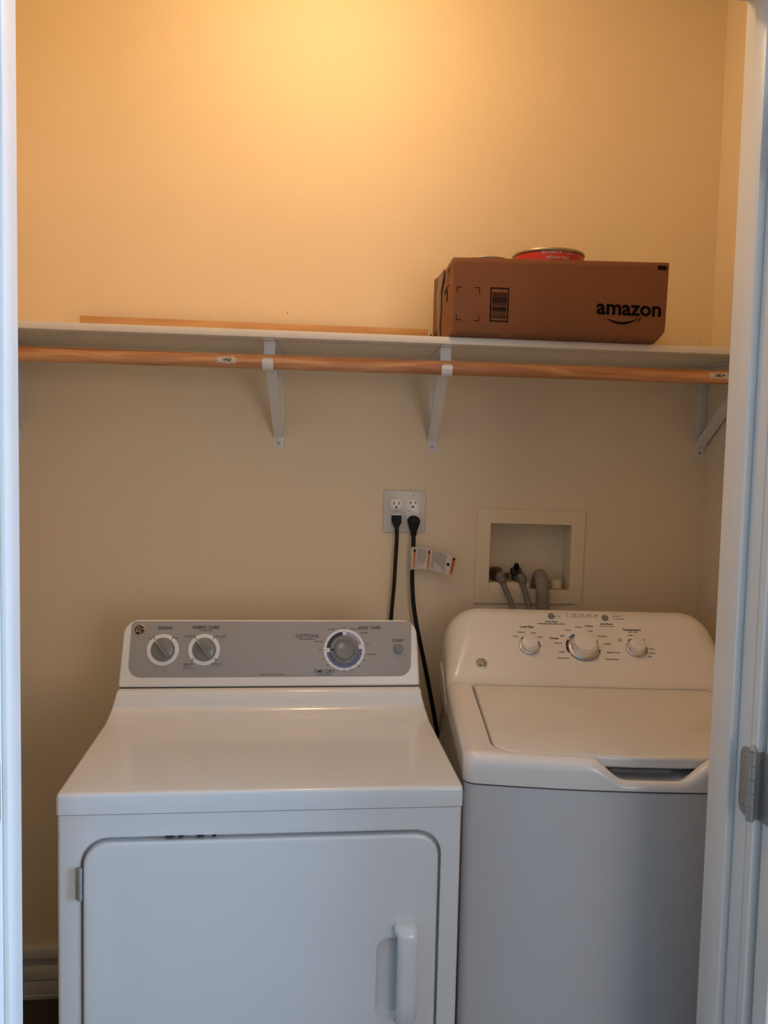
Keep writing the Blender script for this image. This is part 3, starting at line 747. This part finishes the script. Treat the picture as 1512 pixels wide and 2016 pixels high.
ct('SIGNAL', .1069, .1290, .0098, bold=.00012); ct('FABRIC CARE', .1955, .1300, .0098, bold=.00012); ct('TEMPERATURE', .1945, .1232, .0045)
ct('OFF', .0760, .1055, .0050); ct('ON', .1320, .1065, .0050)
ct('COTTONS', .1590, .1110, .0048); ct('EASY CARE', .2290, .1110, .0048)
ct('HIGH', .1590, .1070, .0032); ct('MEDIUM', .2310, .1070, .0032)
ct('AIR FLUFF', .1590, .0495, .0048); ct('NO HEAT', .1575, .0452, .0034); ct('DELICATES', .2205, .0500, .0048); ct('LOW', .2225, .0455, .0034)
ct('Damp Dry 10 to 15', .1620, .0405, .0034)
ct('COTTONS', .4200, .1105, .0108, bold=.0001); ct('EASY CARE', .5619, .1294, .0100, bold=.0001); ct('TIME DRY', .4586, .0322, .0108, bold=.00006); ct('START', .6268, .1003, .0092, bold=.0001)
ct('Custom Timed Dry Control', .3425, .0262, .0050)
def bar(u0, u1, v0, v1, m=M_print, w=.0011): pn.box((u0, v0, .0009), (u1, v1, w), m, M=CM)
bar(.4025, .4375, .1035, .1046); bar(.4420, .4752, .0250, .0262)
ct('LESS DRY', .4740, .1260, .0042); ct('OFF', .5030, .1292, .0040); ct('MORE DRY', .5270, .1270, .0042); ct('LESS DRY', .5490, .1180, .0042)
ct('MORE DRY', .4470, .0985, .0042); ct('OFF', .4490, .0800, .0042); ct('OFF', .5570, .0925, .0042); ct('DE-WRINKLE', .5650, .0700, .0040)
for t_, u, v in (('10', .4560, .0595), ('20', .4665, .0462), ('30', .4855, .0350), ('40', .5035, .0330), ('50', .5210, .0360), ('60', .5370, .0430), ('70', .5480, .0560)): ct(t_, u, v, .0048)
emblem(pn, CM @ T(.0511, .1245, .0009), .0128, M_chrome, M_print, M_chrome)
def ring(mb, cu, cv, r0, r1, m, a0=0, a1=2*PI, w=.0012, n=48):
    n = max(2, int(n*abs(a1-a0)/(2*PI)))
    mb.grid([[(cu+r*math.cos(a0+(a1-a0)*k/n), cv+r*math.sin(a0+(a1-a0)*k/n), w) for k in range(n+1)] for r in (r0, r1)], m, M=CM)
for cu in (.1035, .1930):
    ring(pn, cu, .0815, .0262, .0345, M_ring)
ticks = [(.1035, d) for d in (128, 52)]+[(.1930, d) for d in (128, 52, -40, 222)]
for cu, d in ticks:
    a = math.radians(d); q = CM @ T(cu+.0345*math.cos(a), .0815+.0345*math.sin(a), .0013) @ RZ(a)
    pn.box((-.0050, -.0008, 0), (.0022, .0008, .0003), M_print, M=q)
DU, DV = .5038, .0805
ring(pn, DU, DV, .0405, .0462, M_ring); rd = math.radians
ring(pn, DU, DV, .0300, .0405, M_navy, rd(96), rd(174)); ring(pn, DU, DV, .0300, .0405, M_ring, rd(174), rd(188))
ring(pn, DU, DV, .0300, .0405, M_mid, rd(188), rd(362)); ring(pn, DU, DV, .0300, .0405, M_ring, rd(3), rd(17))
ring(pn, DU, DV, .0300, .0405, M_lilac, rd(17), rd(84)); ring(pn, DU, DV, .0300, .0405, M_ring, rd(84), rd(96))
for d in (112, 155, 90, 10, 181, 345, 327, 309, 289, 270, 252, 234, 216, 200):
    a = rd(d); q = CM @ T(DU+.0405*math.cos(a), DV+.0405*math.sin(a), .0014) @ RZ(a)
    pn.box((-.0010, -.0004, 0), (.0040, .0004, .0003), M_print, M=q)
pn.build('control_panel', console, sharp=30)
def dial(cu, cv, r, ang):
    k = MB(); Q = CM @ T(cu, cv, .001)
    k.lathe([(r, 0), (r, .003), (r*.97, .006), (r*.90, .0085), (r*.86, .009)], M_knob, Q, 48)
    o = k.build('knob', console, sharp=40)
    g_ = MB(); G = Q @ RZ(ang)
    pp = [(-.86*r, -.0045), (.80*r, -.0045), (.98*r, -.0008), (.98*r, .0008), (.80*r, .0045), (-.86*r, .0045)]
    g_.rings([[(*p, .008) for p in pp], [(x*.98, y*.9, .017) for x, y in pp], [(x*.93, y*.5, .0195) for x, y in pp]], M_knob, M=G)
    g_.box((.70*r, -.0006, .0185), (.90*r, .0006, .0197), M_ring, M=G)
    g_.build('grip', o, sharp=50)
dial(.1035, .0815, .0252, rd(128)); dial(.1930, .0815, .0252, rd(128))
k = MB(); Q = CM @ T(DU, DV, .001)
k.lathe([(.0325, 0), (.0325, .004), (.0315, .006), (.0235, .0085), (.0225, .016), (.0205, .0185), (.0185, .0175), (.006, .0162), (.0001, .016)], M_knob, Q, 56, cap1=False)
o = k.build('timer_knob', console, sharp=45)
a_ = MB(); a_.rings([[(x, y, .0062+.0022*0) for x, y in ((-.0318, 0), (-.0245, -.0036), (-.0245, .0036))], [(x, y, .0090) for x, y in ((-.0310, 0), (-.0248, -.0034), (-.0248, .0034))]], M_print, M=Q)
tag(a_.build('pointer', o), 'small black arrow pointer')
MB().lathe([(.0108, 0), (.0108, .004), (.0098, .0062), (.007, .0070), (.0001, .0072)], M_btn, CM @ T(.6268, .0823, .001), 36, cap1=False).build('start_button', console)

# ================================================================== WASHER
WW = .686; WD = .690; ZS = .870
wash = thing('washing_machine', 'white top-loading washer with silver knobs, turned slightly, beside the dryer', 'washing machine', (.700, -.765, 0), -math.radians(6.3))
def bulge(x): return -.0250*(1-((x-WW/2)/(WW/2))**2)
def yf(x):
    s_ = min(x, WW-x); r = .022
    c = r-math.sqrt(max(0, r*r-(r-min(s_, r))**2)); return bulge(x)+c
xs = sorted(set([0, .0006, .0022, .005, .009, .0140, .019, .022, .028, .035, .045]+[.055+i*(WW/2-.055)/40 for i in range(41)]))
xs = xs+[WW-x for x in reversed(xs[:-1])]
def wcab():
    loop = [(x, yf(x)+.003) for x in xs]+[(WW, WD), (0, WD)]
    loop = [(min(max(x, .0025), WW-.0025), y) for x, y in loop]
    b = MB(); b.rings([[(x, y, .02) for x, y in loop], [(x, y, ZS-.004) for x, y in loop]], M_wcab); return b
wcab().build('cabinet', wash, sharp=60)
MB().prism([(x, max(y, -.012)) for x, y in [(x, yf(x)+.010) for x in xs[3:-3]]+[(WW-.01, WD-.01), (.01, WD-.01)]], ZS-.0042, ZS+.0002, M_dark).build('seam', wash)
def ss(a, b, x): t = max(0, min(1, (x-a)/(b-a))); return t*t*(3-2*t)
LB = .4300                                   # back edge of the lid
def h0(y):
    """height of the cover's centre line over the seam"""
    if y < .02: return .0545
    if y < .445: return .0545+(y-.02)/.425*.010
    if y < .4505: return .0645+(y-.445)*.3
    if y < .596: return .0662+(y-.4505)*.9333
    pk = .0662+.1455*.9333
    if y < .640: t = (y-.596)/.044; return pk+.0065*math.sin(t*PI*.62)-.012*max(0, t-.55)**1.2
    if y < .660: t = (y-.640)/.020; return pk-.0020-.055*t**2
    return max(.055, pk-.057-(y-.660)*3.0)
def zcov(x, y):
    h = h0(y); s_ = min(x, WW-x); d = y-yf(x)
    big = max(0, (h-.064)/.145)
    b_ = .020+.080*big; a_ = .020+.072*big; n = 2.0+.25*big
    z = h
    if s_ < a_: z -= b_*(1-(max(0, 1-(1-s_/a_)**n))**(1/n))
    if d < .022: z -= .024*(1-math.sqrt(max(0, 1-(1-d/.022)**2)))
    # hand scoop in the lip
    sc = ss(.226, .292, x)*(1-ss(.384, .452, x))
    if sc > 0 and y < .07:
        low = .0140+.0025*math.sin(PI*max(0, min(1, (d)/.02)))-.10*max(0, d-.012)
        if d < .010: low -= .012*(1-math.sqrt(max(0, 1-(1-d/.010)**2)))
        z = z*(1-sc)+min(z, max(.002, low))*sc
    return ZS+max(0.0012, z)
ts = [0, .0006, .002, .004, .007, .010, .014, .018, .022, .027, .032, .040, .050, .060, .070]
ys = [.09+i*.03 for i in range(12)]+[.440, .445, .4478, .4505]+[.4505+.1455*i/12 for i in range(1, 13)]+[.600, .606, .613, .620, .628, .636, .640, .645, .650, .655, .660, .668, .676, .684, .690]
def cinset(x, y): return x
G = []
for i in range(len(ts)+len(ys)):
    row = []
    for x in xs:
        y = yf(x)+ts[i]*(1-(yf(x))/.09*0) if i < len(ts) else ys[i-len(ts)]
        # body flares: the console narrows towards its top
        z = zcov(x, y); t_ = max(0, (z-ZS-.066))/.145
        xx = WW/2+(x-WW/2)*(1-.020*t_)
        row.append((xx, y, z))
    G.append(row)
cv = MB(); cv.field(G, ZS, M_wplast); cover = cv.build('top_cover', wash, sharp=38)
# lid well
def lid_outline(g):
    L0, L1 = .0545+g, .6315-g
    pts = []
    n = 40; r = .040
    for k in range(n+1):
        x = L0+(L1-L0)*k/n; s_ = min(x-L0, L1-x)
        c = r-math.sqrt(max(0, r*r-(r-min(s_, r))**2)); pts.append((x, bulge(x)+.0215+c+g))
    # finer corners
    fine = []
    for k in range(8):
        s_ = r*(1-math.cos(k/8*PI/2)); c = r-math.sqrt(max(0, r*r-(r-s_)**2)); fine.append((s_, c))
    body_ = [p for p in pts if L0+r < p[0] < L1-r]
    left = [(L0+s_, bulge(L0+s_)+.0215+c*1.0+g) for s_, c in fine]
    right = [(L1-s_, bulge(L1-s_)+.0215+c*1.0+g) for s_, c in reversed(fine)]
    return left+body_+right+[(L1, LB-.024-g), (L1-.030, LB-g), (L0+.012, LB-g), (L0, LB-.010-g)]
cutp = MB(); cutp.prism([(x, y) for x, y in lid_outline(0)], ZS+.0135, ZS+.2, M_wplast)
cut(cover, cutp)
lp = lid_outline(.0044)
def lz(y): return ZS+.0548+(max(y, .0)-.02)/.425*.010
rr_ = [[(x, y, ZS+.0325) for x, y in offset(lp, .004)], [(x, y, ZS+.036) for x, y in lp]]
for k in range(5):
    a = k/4*PI/2; rr_.append([(x, y, lz(y)-.006+.006*math.sin(a)) for x, y in offset(lp, .006*(1-math.cos(a)))])
ld = MB(); ld.rings(rr_, M_wplast); ld.build('lid', wash, sharp=40)
for sx_ in (0, 1):
    h = MB(); x_ = .0520 if not sx_ else .634
    h.box((x_-.0055, LB-.014, ZS+.052), (x_+.0045, LB-.004, ZS+.0600), M_dark, .001)
    h.build('lid_hinge', wash)
# side fin at the rear corner
MB().rings([[(-.0015, .44, .862), (.012, .44, .862), (.012, .44, .900), (-.0015, .44, .880)], [(-.0030, .56, .870), (.012, .56, .870), (.012, .56, .932), (-.0020, .56, .915)], [(-.0030, .66, .870), (.012, .66, .870), (.012, .66, .942), (-.0020, .66, .925)]], M_wplast).build('rear_trim', wash)
# control face frame
sl = Vector((0, 1, .9333)).normalized()
FM = Matrix(((1, 0, 0, 0), (0, sl.y, -sl.z, .4505), (0, sl.z, sl.y, ZS+.0664), (0, 0, 0, 1)))
wp = MB()
def wt(t, u, v, s, m=M_print, bold=.0, al='CENTER'): wp.text(t, s, m, FM @ T(u, v, .0005), al, bold)
wt('Load Size', .2036, .1580, .0086, bold=.0002); wt('Temperature', .4625, .1560, .0086, bold=.0002); wt('wash / rinse', .4640, .1490, .0050)
wt('Small', .1735, .1290, .0058); wt('Medium', .1885, .1415, .0058); wt('Large', .2170, .1410, .0058); wt('Super', .2345, .1290, .0058)
wt('Tap', .4285, .1285, .0056); wt('Cold', .4285, .1230, .0056); wt('Cold', .4570, .1400, .0058); wt('Cool', .4860, .1270, .0058)
wt('Colors', .5020, .1010, .0052); wt('Warm', .5010, .0890, .0056); wt('Hot', .4940, .0790, .0056)
wt('Whites', .2680, .1255, .0074, bold=.0002); wt('Colors', .3585, .1645, .0074, M_blueprint, .0002)
wt('Medium', .3330, .1610, .0060); wt('Heavy', .3050, .1505, .0058); wt('Light', .3600, .1500, .0060); wt('Delicates', .3880, .1350, .0058)
wt('Casuals', .3960, .1130, .0062); wt('Speed Wash', .4070, .0880, .0064); wt('Drain & Spin', .4000, .0690, .0062)
wt('Light', .2880, .1340, .0062); wt('Medium', .2760, .1120, .0062); wt('Heavy', .2820, .0870, .0060); wt('Bulky Items', .2830, .0690, .0062)
wt('Deep Rinse', .2665, .1755, .0066, bold=.0001); wt('Select before adding fabric softener', .2665, .1690, .0048, bold=.0001)
wt('Start/Pause', .4035, .1720, .0066, bold=.0001); wt('Hold 3 sec to cancel', .4035, .1655, .0044)
for i_, t_ in enumerate(('Fill', 'Soak', 'Wash', 'Rinse', 'Spin')):
    u = .3087+i_*.0181; wt(t_, u, .1985, .0050); wp.lathe([(.0010, .0002), (.0010, .0007)], M_print, FM @ T(u, .1922, 0), 10)
wp.box((.3087, .1919, .0003), (.3811, .1924, .0005), M_btn, M=FM); wp.box((.2765, .1919, .0003), (.2895, .1924, .0005), M_btn, M=FM)
wp.lathe([(.0012, .0002), (.0012, .0007)], M_print, FM @ T(.2900, .1922, 0), 10)
wt('Power', .4275, .1965, .0052, al='LEFT'); wt('Lid Locked', .4275, .1885, .0052, al='LEFT')
for v in (.1965, .1885): wp.lathe([(.0011, .0002), (.0011, .0007)], M_print, FM @ T(.4235, v, 0), 10)
def arc(cu, cv, r0, r1, a0, a1, m):
    n = max(3, int(abs(a1-a0)/6))
    wp.grid([[(cu+r*math.cos(rd(a0+(a1-a0)*k/n)), cv+r*math.sin(rd(a0+(a1-a0)*k/n)), .0006) for k in range(n+1)] for r in (r0, r1)], m, M=FM)
KN = ((.2035, .1010, .0225), (.3360, .1020, .0335), (.4632, .1010, .0225))
arc(KN[0][0], KN[0][1], .0262, .0285, 130, 40, M_print); arc(KN[0][0], KN[0][1], .0262, .0285, 30, -5, M_print)
arc(KN[2][0], KN[2][1], .0262, .0285, 125, 50, M_print); arc(KN[2][0], KN[2][1], .0262, .0285, 10, -35, M_btn)
arc(KN[1][0], KN[1][1], .0375, .0425, 148, 205, M_print); arc(KN[1][0], KN[1][1], .0375, .0425, 116, 140, M_blueprint); arc(KN[1][0], KN[1][1], .0385, .0410, 100, 20, M_print)
arc(KN[1][0], KN[1][1], .0385, .0410, 212, 330, M_btn); arc(KN[1][0], KN[1][1], .0385, .0410, 335, 350, M_print)
for d in (152, 176, 200): wp.lathe([(.0010, .0006), (.0010, .0010)], M_ring, FM @ T(KN[1][0]+.040*math.cos(rd(d)), KN[1][1]+.040*math.sin(rd(d)), 0), 8)
emblem(wp, FM @ T(.0848, .0495, .0), .0140, M_satin, M_btn, M_satin)
wp.build('control_printing', cover, sharp=30)
for u, v, r in KN:
    big = r > .03
    k = MB(); Q = FM @ T(u, v, 0)
    k.lathe([(r*1.10, 0), (r*1.10, .002), (r*1.04, .004), (r*1.0, .0045)], M_satin, Q, 48)
    o = k.build('knob', cover, sharp=40)
    h_ = .026 if big else .022
    c = MB(); c.lathe([(r*.98, .004), (r*.98, .008), (r*.93, .010), (r*.87, .012), (r*.84, h_-.004), (r*.82, h_-.0015), (r*.79, h_)], M_chrome, Q, 48, cap1=False)
    c.build('chrome_skirt', o, sharp=40)
    f_ = MB(); f_.lathe([(r*.79, h_), (r*.76, h_+.0004), (r*.4, h_+.0010), (.0001, h_+.0012)], M_wplast, Q, 40, cap0=False, cap1=False)
    tag(f_.build('cap', o), 'white knob cap')
for u, v in ((.2680, .1922), (.4026, .1905)):
    MB().lathe([(.0082, 0), (.0082, .0022), (.0074, .0032), (.0001, .0036)], M_btn, FM @ T(u, v, 0), 28, cap1=False).build('button', cover)
